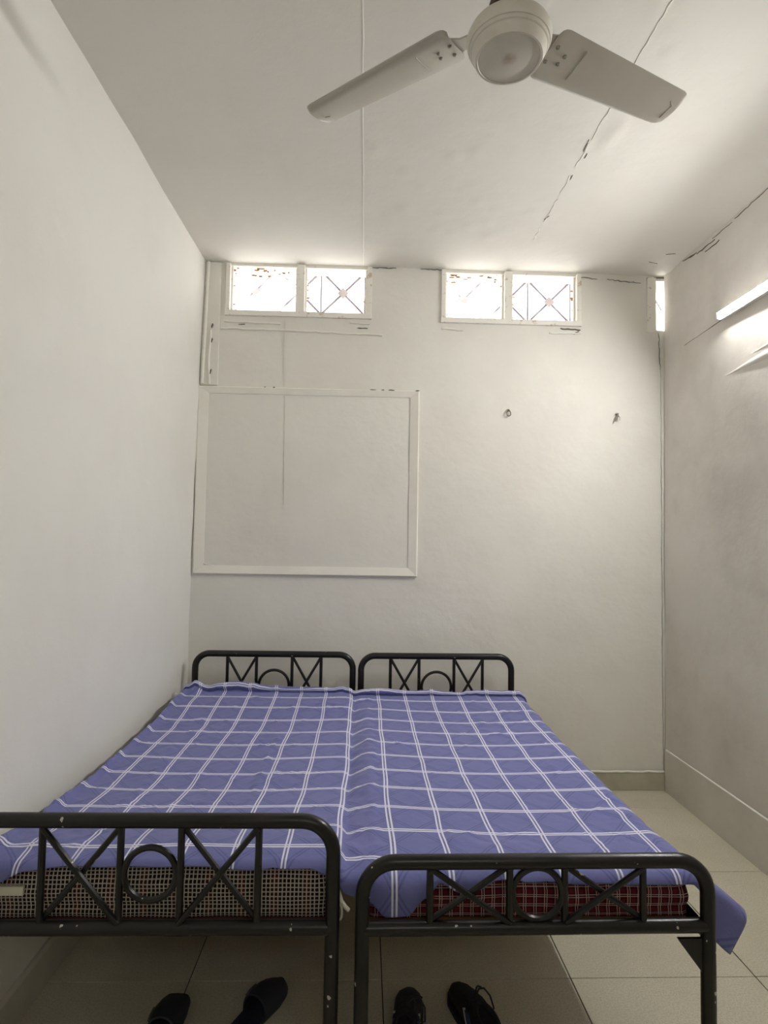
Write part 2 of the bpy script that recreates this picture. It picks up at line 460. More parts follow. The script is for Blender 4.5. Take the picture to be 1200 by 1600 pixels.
# ventilator windows
def window(n, hole, mull, seed, diam, shift):
    rnd = random.Random(seed)
    a, b, c, d = hole
    w = empty('window_%d' % n, ((a + b) / 2, YB, c), kind='structure'); ox, oz = w.location.x, c
    def bx(name, x0, x1, y0, y1, z0, z1, mat='frame', bev=.002, par=None):
        q = newbm(); box(q, x0 - ox, x1 - ox, y0, y1, z0 - oz, z1 - oz, bev); return obj(name, q, M[mat], par or w)
    bx('frame_bar', a - .012, a + .012, -.014, .075, c - .008, d)
    bx('frame_bar', b - .012, b + .014, -.014, .075, c - .008, d)
    bx('frame_bar', a + .01, b - .01, .004, .07, d - .010, d + .004)
    bx('window_sill', a - .014, b + .016, -.016, .08, c - .02, c + .010)
    bx('mullion', mull - .022, mull + .022, -.016, .07, c + .008, d)
    panes = ((a + .010, mull - .02), (mull + .02, b - .010))
    for i, (x0, x1) in enumerate(panes):
        q = bx('pane', x0, x1, .040, .043, c + .008, d - .008, 'glass_dirty' if i == 0 else 'glass', 0)
        # an inner sash edge round each pane, proud of the frame and flaked along its rim
        for nm, u0, u1, v0, v1 in (('sash', x0, x0 + .012, c + .01, d - .009), ('sash', x1 - .012, x1, c + .01, d - .009), ('sash', x0, x1, c + .008, c + .018)):
            bx(nm, u0, u1, .018, .060, v0, v1, 'frame', .0015)
        fl = newbm()
        for _ in range(26 if i == 0 else 12):
            e = rnd.random()
            if i == 0 and e < .62: x, z = rnd.uniform(x0, x1), d - .012 - rnd.random() ** 2.2 * .05
            elif e < .8: x, z = rnd.choice((x0 + .012, x1 - .012)), rnd.uniform(c, d)
            else: x, z = rnd.uniform(x0, x1), c + .02
            sx, sz = rnd.uniform(.004, .026), rnd.uniform(.003, .008)
            pts = [(x - ox + sx * math.cos(t) * rnd.uniform(.5, 1), z - oz + sz * math.sin(t) * rnd.uniform(.5, 1)) for t in [k * PI / 3 for k in range(6)]]
            prism(fl, pts, 1, .032, .036)
        f = obj('flaking_putty', fl, M['putty'], w); f['kind'] = 'stuff'
    g = empty('grille'); g.parent = w; gy = .135; P = .262; zc = diam[0][1]
    hh = P / 2
    def rod(p, q, r=.0068):
        t = newbm(); tube(t, [(p[0] - ox, gy, p[1] - oz), (q[0] - ox, gy, q[1] - oz)], r, 6); obj('rod', t, M['grille'], g)
    x0 = diam[0][0]; lo, hi = a - .12, b + .12
    k0 = int((lo - x0) / P) - 1
    rod((lo, zc + hh), (hi, zc + hh), .006); rod((lo, zc - hh), (hi, zc - hh), .006)
    for k in range(k0, k0 + 8):
        xc = x0 + P * k
        if xc < lo - .02 or xc > hi + .02: continue
        rod((xc - hh, zc + hh), (xc + hh, zc - hh)); rod((xc + hh, zc + hh), (xc - hh, zc - hh))
        rod((xc + shift, zc - hh), (xc + shift, zc + hh), .0052)
        if k % 2 == 0:
            t = newbm(); s = .034
            prism(t, [(xc - ox, zc - oz - s), (xc - ox + s, zc - oz), (xc - ox, zc - oz + s), (xc - ox - s, zc - oz)], 1, gy - .006, gy + .006)
            obj('diamond_plate', t, M['diamond'], g)
    return w
window(1, HOLES[0], -.388, 11, ((-.151, 2.858),), .131)
window(2, HOLES[1], .815, 12, ((1.098, 2.842),), .131)
w3 = empty('window_3', (1.68, YB, 2.64), kind='structure')
q = newbm(); box(q, -.045, -.002, -.010, .01, -.02, .31, .002); obj('frame_bar', q, M['frame'], w3)
q = newbm(); box(q, -.002, .01, -.006, .07, -.004, .31, .002); obj('frame_bar', q, M['frame'], w3)
q = newbm(); box(q, 0, .17, .04, .043, -.002, .31); obj('pane', q, M['glass'], w3)
q = newbm(); box(q, -.004, .1, -.004, .03, .306, .314, .001); obj('frame_bar', q, M['crack'], w3)
for p in (((.02, .30), (.10, .16)), ((.02, 0.0), (.07, .04))):
    q = newbm(); tube(q, [(p[0][0], .11, p[0][1]), (p[1][0], .11, p[1][1])], .005, 6); obj('rod', q, M['grille'], w3)

# old window bricked up: a mitred frame round a recessed panel
t1 = empty('trim_1', (0, YB, 0), kind='structure')
O = (-.952, .304, 1.178, 2.238); I = (-.893, .252, 1.226, 2.200)
oc = [(O[0], O[2]), (O[1], O[2]), (O[1], O[3]), (O[0], O[3])]; ic = [(I[0], I[2]), (I[1], I[2]), (I[1], I[3]), (I[0], I[3])]
for k in range(4):
    q = newbm(); a, b = k, (k + 1) % 4
    ring = []
    for (ox, oz), (ix, iz) in ((oc[a], ic[a]), (oc[b], ic[b])):
        mx, mz = ox + (ix - ox) * .12, oz + (iz - oz) * .12
        ring.append([q.verts.new(v) for v in ((ox, .008, oz), (ox, -.016, oz), (mx, -.020, mz), (ix, -.011, iz), (ix, .008, iz))])
    for i in range(4): q.faces.new((ring[0][i], ring[0][i + 1], ring[1][i + 1], ring[1][i]))
    q.faces.new(ring[0]); q.faces.new(ring[1]); bmesh.ops.recalc_face_normals(q, faces=q.faces)
    obj('frame_rail', q, M['trim'], t1)
q = newbm(); sheet_grid(q, cuts(I[0] - .004, I[1] + .004, .04), cuts(I[2] - .004, I[3] + .004, .04), lambda x, z: (x, -.006 + .002 * nz(x, z, 6, 5), z))
obj('infill_panel', q, M['wall'], t1, 'all')
q = newbm(); strip(q, jag([(-.90, -.012, 1.245), (-.87, -.008, 1.228), (-.80, -.008, 1.222)], .002, .012, (0, 2)), .004, .002, (0, -1, 0)); obj('paint_wrinkle', q, M['trim'], t1)
for x0, x1 in ((.02, .055), (.085, .10), (.125, .16), (.28, .304), (-.58, -.572), (-.53, -.52)):
    crack(t1, [(x0, -.02, 2.239), (x1, -.02, 2.239)], .006, (0, -1, 0), .001, (2,), .01)

# pilaster strip with two thin battens in the left corner
t2 = empty('trim_2', (0, YB, 0), kind='structure')
q = newbm(); box(q, -.945, -.845, -.012, .01, 2.245, 2.955, .003); obj('pilaster_strip', q, M['wall'], t2)
q = newbm(); tube(q, [(-.930 + .016 * (z - 2.25) / .7, -.018, z) for z in cuts(2.25, 2.955, .08)], .009, 8); obj('batten', q, M['trim'], t2)
q = newbm(); tube(q, [(-.895 + .004 * math.sin(z * 23), -.014, z) for z in cuts(2.25, 2.56, .04)], .006, 8); obj('batten', q, M['trim'], t2)
for z in (2.32, 2.50, 2.585):
    crack(t2, [(-.885, -.018, z - .012), (-.882, -.018, z + .014)], .008, (0, -1, 0), .002, (0,), .008)

# plaster ledges and scars on the back wall
def scar(pts, w, h, mat='trim', amp=.003):
    q = newbm(); p = jag([(x, YB - .004, z) for x, z in pts], amp, .03, (2,))
    strip(q, p, w, h, (0, -1, 0)); obj('plaster_ridge', q, M[mat], wall_back)
scar([(-.84, 2.578), (-.3, 2.572), (.085, 2.560)], .012, .006); scar([(-.82, 2.62), (-.5, 2.61)], .010, .005)
scar([(.43, 2.61), (.55, 2.605)], .012, .005); scar([(1.06, 2.60), (1.24, 2.605)], .012, .006); scar([(-.10, 2.632), (.01, 2.625)], .010, .004)
for pts, w in (([(-.06, 2.60), (.0, 2.598)], .006), ([(1.12, 2.63), (1.24, 2.625)], .012), ([(.80, 2.652), (.86, 2.648)], .01), ([(1.20, 2.60), (1.232, 2.615)], .008),
               ([(-.74, 2.602), (-.70, 2.604)], .005), ([(1.23, 2.94), (1.34, 2.93)], .005), ([(1.40, 2.93), (1.60, 2.915)], .005), ([(.30, 2.958), (.43, 2.957)], .006),
               ([(.02, 2.956), (.16, 2.957)], .006)):
    crack(wall_back, [(x, YB - .006, z) for x, z in pts], w, (0, -1, 0), .003, (0, 2), .015)
crack(wall_back, [(1.704, YB - .006, 2.62), (1.707, YB - .006, 2.54), (1.711, YB - .008, 2.4)], .0045, (0, -1, 0), .003, (0,), .02)
crack(wall_back, [(1.714, YB - .006, 2.4), (1.714, YB - .006, 1.5), (1.714, YB - .006, .1)], .0016, (0, -1, 0), .002, (0,), .05)
crack(wall_back, [(-.470, YB - .006, 2.635), (-.466, YB - .006, 2.25)], .0022, (0, -1, 0), .0006, (0,), .06, 'stain')
crack(t1, [(-.464, -.008, 2.2), (-.456, -.008, 1.57)], .0022, (0, -1, 0), .0006, (0,), .06, 'stain')

# skirtings
bm = newbm(); box(bm, XF0, 1.716, YB - .012, YB + .01, 0, .098, .002); struct('baseboard_back', bm, M['skirting'])
bm = newbm(); strip(bm, jag([(1.2, YB - .012, .104), (1.716, YB - .012, .104)], .002, .03, (2,)), .012, .004, (0, -1, 0)); struct('trim_3', bm, M['trim'])
bm = newbm()
prism(bm, [(-.985, 0), (-.950, 0), (-.950, .105), (-.958, .116), (-.985, .118)], 1, FRONT_Y, YB); struct('baseboard_left', bm, M['skirting_side'])
bm = newbm()
prism(bm, [(1.745, 0), (1.716, 0), (1.716, .226), (1.722, .233), (1.745, .234)], 1, FRONT_Y, YB - .02); struct('baseboard_right', bm, M['wall_right'])
bm = newbm()
strip(bm, [(1.716, y, .231) for y in cuts(FRONT_Y, 3.27, .2)], .008, .003, (-1, 0, 0)); struct('trim_4', bm, M['seam'])

# buried conduit ridges and the hairline crack on the right wall
for z, y0, y1, w, h in ((2.215, .6, 2.83, .050, .008), (2.268, .6, 2.66, .042, .006)):
    q = newbm(); ys = cuts(y0, y1, .05); pts = []; ws = []
    for y in ys:
        e = sst(0, .4, y1 - y); zz = z + .008 * nz(y, z, 0, 3) - .02 * (1 - e); pts.append((wall_r(y, zz) + .001, y, zz)); ws.append(w * (.15 + .85 * e))
    strip(q, pts, ws, [h * (v / w - .10) for v in ws], (-1, 0, 0)); obj('plaster_ridge', q, M['wall_right'], wall_right, 'all')
crack(wall_right, [on_r(2.76, 2.487), on_r(2.9, 2.480)], .0035, (-1, 0, 0), .001, (2,), .03)
crack(wall_right, [on_r(2.9, 2.480), on_r(3.12, 2.472)], .0025, (-1, 0, 0), .001, (2,), .03)

# ------------------------------------------------------------------ beds
R_TUBE, R_BAR = .017, .0085
def arch(w, top, r=.075, foot=0.0):
    hw = w / 2 - R_TUBE; z = top - R_TUBE; p = [(-hw, 0, foot), (-hw, 0, .2), (-hw, 0, z - r)]
    p += [(-hw + r - r * math.cos(a), 0, z - r + r * math.sin(a)) for a in [PI / 2 * i / 9 for i in range(1, 10)]]
    return p + [(-x, y, zz) for x, y, zz in p[::-1]]
def end_panel(name, bed, w, y, top, bar_z, vx, ring_r, ring_z, lo):
    e = newbm(); tube(e, arch(w, top), R_TUBE, 14); fr = obj(name, e, M['black'], bed, True, (0, y, 0))
    hw = w / 2 - R_TUBE
    e = newbm(); tube(e, [(-hw, 0, bar_z), (hw, 0, bar_z)], R_TUBE * .95, 12); obj('cross_rail', e, M['black'], fr, True)
    zt = top - R_TUBE
    for x in (-vx[1], -vx[0], vx[0], vx[1]):
        e = newbm(); tube(e, [(x, 0, lo), (x, 0, zt)], R_BAR, 8); obj('bar', e, M['black'], fr, True)
    for s in (-1, 1):
        for a, b in ((vx[0], vx[1]), (vx[1], vx[0])):
            e = newbm(); off = .006 if a < b else -.006
            tube(e, [(s * a, off, zt - .012), (s * b, off, lo + .012)], R_BAR * .85, 8); obj('diagonal_bar', e, M['black'], fr, True)
    e = newbm(); tube(e, [(ring_r * math.cos(t), 0, ring_z + ring_r * math.sin(t)) for t in [2 * PI * k / 36 for k in range(36)]], R_BAR * .9, 8, True)
    obj('ring', e, M['black'], fr, True)
    for s in (-1, 1):
        e = newbm(); lathe(e, [(0, 0), (.021, 0), (.022, .006), (.020, .03), (.017, .03)], 14, (s * hw, 0, 0)); obj('foot_cap', e, M['shoe_sole'], fr, True)
    return fr
def make_bed(loc, rz, w, length, foot_top, bar_foot, f_vx, f_ring, head_top, h_vx, h_ring, ply, gusset):
    bed = empty('metal_bed', loc, rz)
    end_panel('footboard', bed, w, 0, foot_top, bar_foot, f_vx, f_ring[0], f_ring[1], bar_foot)
    end_panel('headboard', bed, w, length, head_top, .47, h_vx, h_ring[0], h_ring[1], .47)
    for s in (-1, 1):
        e = newbm(); x = s * (w / 2 - R_TUBE)
        pts = [(x - s * .014, .452), (x + s * .004, .452), (x + s * .004, .412), (x + s * .000, .412), (x, .448), (x - s * .014, .448)]
        pts = [(x, .424), (x + s * .004, .424), (x + s * .004, .443), (x - s * .03, .443), (x - s * .03, .439), (x, .439)]
        prism(e, pts, 1, .078, length - .078)
        for y0, y1 in ((.004, .20), (length - .09, length - .004)): box(e, *sorted((x + s * .003, x + s * .011)), y0, y1, *((.430, .452) if y0 > .1 else (.436, .470)))
        obj('side_rail', e, M['black'], bed)
    for k in range(3):
        e = newbm(); y = length * (k + .5) / 3; box(e, -w / 2 + .03, w / 2 - .03, y - .015, y + .015, .428, .439); obj('slat_bar', e, M['black'], bed)
    for k in range(2):
        e = newbm(); L = (length - .07) / 2; box(e, -w / 2 + .024, w / 2 - .024, .038 + L * k, .036 + L * (k + 1), .4435, .456, .002); obj('board', e, M[ply], bed)
    for s in gusset:
        e = newbm(); x = s * (w / 2 - R_TUBE * 1.7)
        prism(e, [(x, .455), (x - s * .062, .455), (x - s * .058, .448), (x, .372)], 1, -.004, .004); obj('gusset', e, M['black'], bed)
    return bed
def bowl(x, y):
    e = sst(1.5, 1.75, y) * sst(3.05, 2.8, y)
    return -e * (.012 * max(0, 1 - ((x - .45) / .36) ** 2) + .006 * max(0, 1 - ((x + .45) / .36) ** 2))
# z of the mattress tops along the bed
ZL = [(1.40, .588), (1.53, .600), (1.78, .572), (2.05, .556), (2.6, .556), (2.95, .585), (3.2, .592)]
ZR = [(1.40, .555), (1.54, .568), (2.0, .566), (2.6, .564), (2.95, .572), (3.2, .580)]
bed_l = tag(make_bed((-.478, 1.415, 0), -.0055, .875, 1.805, .740, .483, (.069, .247), (.0595, .603), .779, (.095, .25), (.080, .597), 'ply_red', ()),
    'black metal bed by the left wall with the taller footboard', 'bed', 'black metal beds')
bed_r = tag(make_bed((.420, 1.409, 0), .008, .850, 1.811, .650, .484, (.065, .252), (.0585, .560), .775, (.095, .25), (.080, .594), 'ply', (1,)),
    'black metal bed standing clear of the right wall with the lower footboard', 'bed', 'black metal beds')

def mattress(name, x0, x1, y0, y1, z0, table, mat, rad0, seed):
    e = newbm(); uv = e.loops.layers.uv.new('weave')
    cx, cy, hx, hy = (x0 + x1) / 2, (y0 + y1) / 2, (x1 - x0) / 2, (y1 - y0) / 2
    hz = .06
    def proj(p):
        rad = rad0 if p.z > 0 else rad0 * .55
        inn = Vector((max(-hx + rad, min(hx - rad, p.x)), max(-hy + rad, min(hy - rad, p.y)), max(-hz + rad, min(hz - rad, p.z))))
        d = p - inn
        return inn + d.normalized() * rad if d.length > 1e-9 else p
    nx, ny, nzz = 44, 70, 8
    def face(fn, na, nb, ax):
        V = [[e.verts.new((0, 0, 0)) for _ in range(na + 1)] for _ in range(nb + 1)]
        raw = {}
        for j in range(nb + 1):
            for i in range(na + 1):
                p = Vector(fn(i / na * 2 - 1, j / nb * 2 - 1)); raw[V[j][i]] = p; V[j][i].co = proj(p)
        for j in range(nb):
            for i in range(na):
                f = e.faces.new((V[j][i], V[j][i + 1], V[j + 1][i + 1], V[j + 1][i]))
                for l in f.loops:
                    c = raw[l.vert]; l[uv].uv = (c[ax[0]] + 1.0, c[ax[1]] + 2.0)
    face(lambda a, b: (a * hx, b * hy, hz), nx, ny, (0, 1)); face(lambda a, b: (-a * hx, b * hy, -hz), nx, ny, (0, 1))
    face(lambda a, b: (a * hx, -hy, b * hz), nx, nzz, (0, 2)); face(lambda a, b: (-a * hx, hy, b * hz), nx, nzz, (0, 2))
    face(lambda a, b: (hx, a * hy, b * hz), ny, nzz, (1, 2)); face(lambda a, b: (-hx, -a * hy, b * hz), ny, nzz, (1, 2))
    bmesh.ops.remove_doubles(e, verts=e.verts, dist=1e-5); bmesh.ops.recalc_face_normals(e, faces=e.faces)
    for v in e.verts:
        X, Y = v.co.x + cx, v.co.y + cy; t = (v.co.z + hz) / (2 * hz)
        bul = math.sin(PI * t)
        rad = rad0
        if abs(v.co.y) > hy - rad: Y += math.copysign(.020 * (bul - .6) + .005 * nz(X, t, seed, 9), v.co.y)
        if abs(v.co.x) > hx - rad: X += math.copysign(.008 * (bul - .5), v.co.x)
        zt = lerp_table(table, Y) + bowl(X, Y)
        v.co = (X, Y, z0 + (zt - z0) * t - .003 * (1 + nz(X, Y, seed, 7)) * t)
    return obj(name, e, M[mat], None, 'all')
BASE = .457
ml = tag(mattress('mattress', -.887, -.066, 1.489, 3.165, BASE, ZL, 'check', .034, 1.0), 'thin mattress in black and white check ticking on the left bed', 'mattress', 'thin mattresses under the bedsheet')
mr = tag(mattress('mattress', .023, .824, 1.490, 3.160, BASE, ZR, 'plaid', .030, 2.0), 'thin mattress in dark red plaid ticking on the right bed', 'mattress', 'thin mattresses under the bedsheet')
q = newbm(); box(q, -.885, -.795, 1.474, 1.482, .520, .541, .001); o = obj('fabric_label', q, M['label'], ml); o['label'] = 'blank cream fabric strip'
for pts, r in (([(-.062, 1.492, .545), (-.044, 1.470, .530), (-.036, 1.452, .514)], .0045), ([(-.036, 1.452, .516), (-.028, 1.448, .507), (-.020, 1.448, .500)], .005)):
    q = newbm(); tube(q, pts, r, 8); obj('drawstring', q, M['cord'], ml, True)
q = newbm(); tube(q, [(-.0415 + .0055 * math.cos(t), 1.450, .494 + .017 * math.sin(t)) for t in [2 * PI * k / 16 for k in range(16)]], .0026, 6, True); obj('drawstring_loop', q, M['cord'], ml, True)

# ------------------------------------------------------------------ bedsheet
def sheet_top(x, y):
    bw = bowl(x, y); zl, zr = lerp_table(ZL, y) + bw, lerp_table(ZR, y) + bw
    k = sst(-.075, .03, x); z = zl + (zr - zl) * k
    z += .010 * math.exp(-((x - .035) / .028) ** 2) * sst(3.1, 2.7, y) - .012 * math.exp(-((x + .035) / .022) ** 2)
    z += .007 * math.exp(-((x + .315 - .03 * math.sin(y * 2.1)) / .013) ** 2) * sst(1.6, 1.9, y) * sst(2.8, 2.4, y)
    z += .006 * math.exp(-((x + .71 + .06 * (y - 2)) / .016) ** 2) * sst(1.5, 1.7, y) * sst(2.6, 2.2, y)
    z += .006 * nz(x, y, .5, 3.2) + .0035 * nz(x * 1.5, y * .8, 3.5, 9) + .0022 * abs(nz(x + y * .4, y * .5 - x * .6, 8, 14))
    z += .0020 * nz(x * .5 + y, y, 2, 26)
    w = .04 * nz(x, y, 11, 3)
    for ax, ay, fr, am, sd in ((1, .35, 11, .0045, 1), (.25, 1, 8, .004, 2), (.8, -.7, 13, .0035, 3), (1, .9, 17, .0022, 4)):
        t = 1 - abs(nz((x + w) * ax + (y - w) * ay, ((y + w) * ax - x * ay) * .35, sd * 9.1, fr))
        z += am * (t ** 7 - .45)
    z += .012 * math.exp(-((x + .64) / .10) ** 2 - ((y - 3.08) / .05) ** 2) + .03 * math.exp(-((x + .84) / .035) ** 2 - ((y - 3.07) / .04) ** 2)
    z += (.022 + .010 * nz(y, 1, 2, 4)) * math.exp(-((x + .895) / .018) ** 2)
    return max(z + .006, zl + (zr - zl) * k + .0065 - .03 * math.exp(-((x + .022) / .02) ** 2))
XLs = -.912
def xr_edge(y): return lerp_table([(1.45, .842), (1.7, .838), (2.1, .836), (2.6, .838), (3.1, .842)], y)
def yf_edge(x): return 1.458 + .004 * sst(-.08, .0, x) + .004 * nz(x, 1, 1, 6)
def hem(x):
    return lerp_table([(-.93, .095), (-.86, .060), (-.78, .028), (-.70, .020), (-.55, .024), (-.40, .021), (-.25, .028), (-.12, .026), (-.05, .050), (.0, .060), (.03, .075),
                       (.07, .100), (.12, .098), (.16, .062), (.20, .034), (.25, .052), (.29, .048), (.34, .028), (.55, .032), (.70, .036), (.825, .034), (.868, .115), (.95, .115), (1.1, .085)], x) + .004 * nz(x, 3, 3, 12)
def side(y): return lerp_table([(1.45, .155), (1.62, .14), (1.9, .11), (3.1, .09)], y)
RND = .030
def drop(s, r):
    """distance out and down for s metres of cloth past an edge rounded to radius r"""
    if s <= 0: return 0, 0
    if s < r * PI / 2: return r * math.sin(s / r), r * (1 - math.cos(s / r))
    return r, r + s - r * PI / 2
def build_sheet():
    e = newbm(); uv = e.loops.layers.uv.new('weave')
    NX, NR, NY, NF = 190, 14, 180, 14
    Y1 = 3.075; V = []; UVS = {}
    for j in range(-NF, NY + 1):
        row = []
        for i in range(NX + NR + 1):
            # flat cloth position
            ty = max(j, 0) / NY; 
            y_e = None
            xm = XLs + (0.838 - RND - XLs) * min(i, NX) / NX
            yf = yf_edge(xm) + RND * .8
            y = yf + (Y1 - yf) * ty
            xr = xr_edge(y) - RND
            x = XLs + (xr - XLs) * min(i, NX) / NX
            a = side(y) * max(0, i - NX) / NR
            b = hem(x + a) * max(0, -j) / NF
            oa, da = drop(a, RND); ob, db = drop(b, RND * .8)
            fl = .55 * sst(1.85, 1.46, y) + .40
            oa += fl * max(0, a - RND * .6) * .9
            k_corner = 1 - .12 * sst(0, .1, a) 
            z = sheet_top(x, y) - da * (1 - .32 * sst(1.85, 1.46, y)) - db * k_corner
            X, Yy = x + oa, y - ob
            # folds in the hanging hem
            if b > 0:
                w = sst(0, .06, b)
                Yy -= w * (.006 * nz(X, 2, z, 11) + .004 + .010 * math.exp(-((X - .11) / .06) ** 2))
                if X < -.75: Yy -= w * .006 * sst(-.75, -.9, X)
            if a > 0: X -= .45 * db * sst(0, .10, a)
            if a > 0: X += sst(0, .05, a) * .012 * nz(Yy, 5, z, 7)
            if x < XLs + .02: z -= .02 * (XLs + .02 - x) / .02
            v = e.verts.new((X, Yy, z)); row.append(v)
            px = x + a * .6; py = y - b * .7
            u_ = (px + .051) / (.1265 if px < -.051 else .139)
            wave = .13 * nz(px, py, 6, 1.9) + .05 * nz(px, py, 2, 5)
            UVS[v] = (u_ + .09 * nz(px, py, 1, 2.0) + .035 * nz(px, py, 9, 6) + 20, (py - 1.535) / .1455 + wave + 20)
        V.append(row)
    for j in range(len(V) - 1):
        for i in range(len(V[0]) - 1):
            f = e.faces.new((V[j][i], V[j][i + 1], V[j + 1][i + 1], V[j + 1][i]))
            for l in f.loops: l[uv].uv = UVS[l.vert]
    # the head end is turned under: a small rolled lip
    top = V[-1]; last = top
    roll = ((.004, .004), (-.006, .012), (-.010, .021), (-.004, .029), (.008, .032), (.020, .028), (.027, .016), (.027, .010), (.018, .005)); arc = 0; py_, pz_ = 0, 0
    for dy, dz in roll:
        arc += math.hypot(dy - py_, dz - pz_); py_, pz_ = dy, dz; nr = []
        for v in top:
            q = .85 + .5 * nz(v.co.x, 4, 2, 5) + .5 * math.exp(-((v.co.x + .62) / .12) ** 2) + .15 * nz(v.co.x, 1, 7, 23)
            n = e.verts.new((v.co.x, v.co.y + dy * q + .006 * nz(v.co.x, 8, 1, 9), v.co.z + dz * q)); nr.append(n); UVS[n] = (UVS[v][0] + .02, UVS[v][1] + (arc + .03) / .1455)
        for i in range(len(nr) - 1):
            f = e.faces.new((last[i], last[i + 1], nr[i + 1], nr[i]))
            for l in f.loops: l[uv].uv = UVS[l.vert]
        last = nr
    bmesh.ops.recalc_face_normals(e, faces=e.faces)
    o = obj('bedsheet', e, M['sheet'], None, 'all')
    m = o.modifiers.new('thickness', 'SOLIDIFY'); m.thickness = .0012; m.offset = 1
    return o
sh = build_sheet(); tag(sh, 'crumpled blue cotton bedsheet with white grid lines spread across both beds', 'bedsheet')

# ------------------------------------------------------------------ ceiling fan
FC = Vector((.334, 1.379, 2.65))
fan = tag(empty('ceiling_fan', (FC.x, FC.y, ceil_z(FC.y) - .004)), 'white three blade ceiling fan with dusty round motor hanging overhead', 'fan')
bz = FC.z - fan.location.z
e = newbm()
prof = [(0, -.089), (.071, -.089), (.0745, -.0875), (.0765, -.091), (.081, -.0905), (.084, -.085), (.0875, -.077), (.0905, -.070), (.0905, -.0675), (.094, -.066), (.096, -.0605),
        (.096, -.0585), (.0985, -.058), (.1015, -.051), (.1030, -.043), (.1032, -.037), (.1015, -.035), (.096, -.034)]
lathe(e, prof, 64); obj('motor_housing', e, M['motor'], fan, True, (0, 0, bz))
e = newbm(); lathe(e, [(.096, -.036), (.0980, -.032), (.0975, -.024), (.088, -.015), (.066, -.004), (.052, -.002), (.048, .012)], 64); obj('upper_housing', e, M['motor'], fan, True, (0, 0, bz))
e = newbm(); lathe(e, [(.0, .0), (.052, -.002), (.053, .02), (.049, .05), (.040, .075), (.026, .10), (.0, .11)], 32); obj('shank_cup', e, M['rust'], fan, True, (0, 0, bz))
e = newbm(); tube(e, [(0, 0, bz + .10), (0, 0, -.02)], .0125, 14); obj('down_rod', e, M['fan'], fan, True)
e = newbm(); lathe(e, [(0, 0), (.06, 0), (.058, -.02), (.035, -.055), (.014, -.06), (0, -.06)], 32); obj('canopy', e, M['fan'], fan, True)
e = newbm(); lathe(e, [(0, -.006), (.005, -.006), (.006, -.001), (0, 0)], 10); e2 = obj('vent_hole', e, M['crack'], fan, True)
e2.location = (-.0, -.1010, bz - .041); e2.rotation_euler = (PI / 2, 0, 0)
def make_blade():
    e = newbm(); r0, r1 = .135, .607; n = 14; pit = math.radians(12); L = []
    ts = [0, .008, .022, .045] + [.1 + .8 * q / 8 for q in range(9)] + [.955, .978, .992, 1]; n = len(ts) - 1
    for t in ts:
        r = r0 + (r1 - r0) * t
        h0, h1 = .072, .056; hw = h0 + (h1 - h0) * t
        for rr in (r - r0, r1 - r):
            if rr < .021: hw -= .021 - math.sqrt(max(0, .021 ** 2 - (.021 - rr) ** 2))
        row = []
        for s in (-1, -.86, -.5, 0, .5, .84, .93, 1):
            y = s * hw; z = -.004 * (1 - s * s)
            if s > .9: z += .006 * (s - .84) / .16
            skew = .020 * (1 - t)
            row.append((r, y + skew, z))
        L.append(row)
    A = [[e.verts.new((p[0], p[1], p[2] + .001)) for p in row] for row in L]; B = [[e.verts.new((p[0], p[1], p[2] - .001)) for p in row] for row in L]
    m = len(A[0])
    for k in range(n):
        for i in range(m - 1):
            e.faces.new((A[k][i], A[k + 1][i], A[k + 1][i + 1], A[k][i + 1])); e.faces.new((B[k][i], B[k][i + 1], B[k + 1][i + 1], B[k + 1][i]))
        e.faces.new((A[k][0], B[k][0], B[k + 1][0], A[k + 1][0])); e.faces.new((A[k][-1], A[k + 1][-1], B[k + 1][-1], B[k][-1]))
    for i in range(m - 1):
        e.faces.new((A[0][i], A[0][i + 1], B[0][i + 1], B[0][i])); e.faces.new((A[n][i], B[n][i], B[n][i + 1], A[n][i + 1]))
    bmesh.ops.recalc_face_normals(e, faces=e.faces)
    b = obj('blade', e, M['fan'], fan, True)
    # bracket above the blade
    e = newbm()
    prism(e, [(.052, -.020), (.12, -.022), (.145, -.030), (.205, -.022), (.212, .01), (.205, .040), (.145, .048), (.12, .026), (.052, .022)], 2, .003, .007)
    br = obj('blade_bracket', e, M['fan'], b)
    for x, y in ((.152, -.008), (.146, .034), (.186, .004), (.182, .026)):
        e = newbm(); lathe(e, [(0, -.0085), (.003, -.0080), (.0052, -.005), (.0054, -.003), (0, -.003)], 12, (x, y, -.0015)); obj('screw', e, M['steel'], b, True)
    e = newbm(); strip(e, [(.235, -.030, -.005), (.235, .052, -.005)], .003, .001, (0, 0, -1)); obj('crease', e, M['fan'], b)
    e = newbm(); strip(e, [(.57, -.02, -.005), (.585, -.012, -.005), (.585, .03, -.005)], .002, .0008, (0, 0, -1)); obj('crease', e, M['fan'], b)
    return b
PIT = math.radians(-13)
def place_blade(b, deg):
    b.matrix_local = Matrix.Translation((0, 0, bz)) @ Matrix.Rotation(math.radians(deg), 4, 'Z') @ Matrix.Rotation(PIT, 4, 'X')
b0 = make_blade(); place_blade(b0, 25.4)
for deg in (145.4, 265.4):
    nb = b0.copy(); COL.objects.link(nb)
    for ch in b0.children:
        cc = ch.copy(); COL.objects.link(cc); cc.parent = nb
    place_blade(nb, deg)

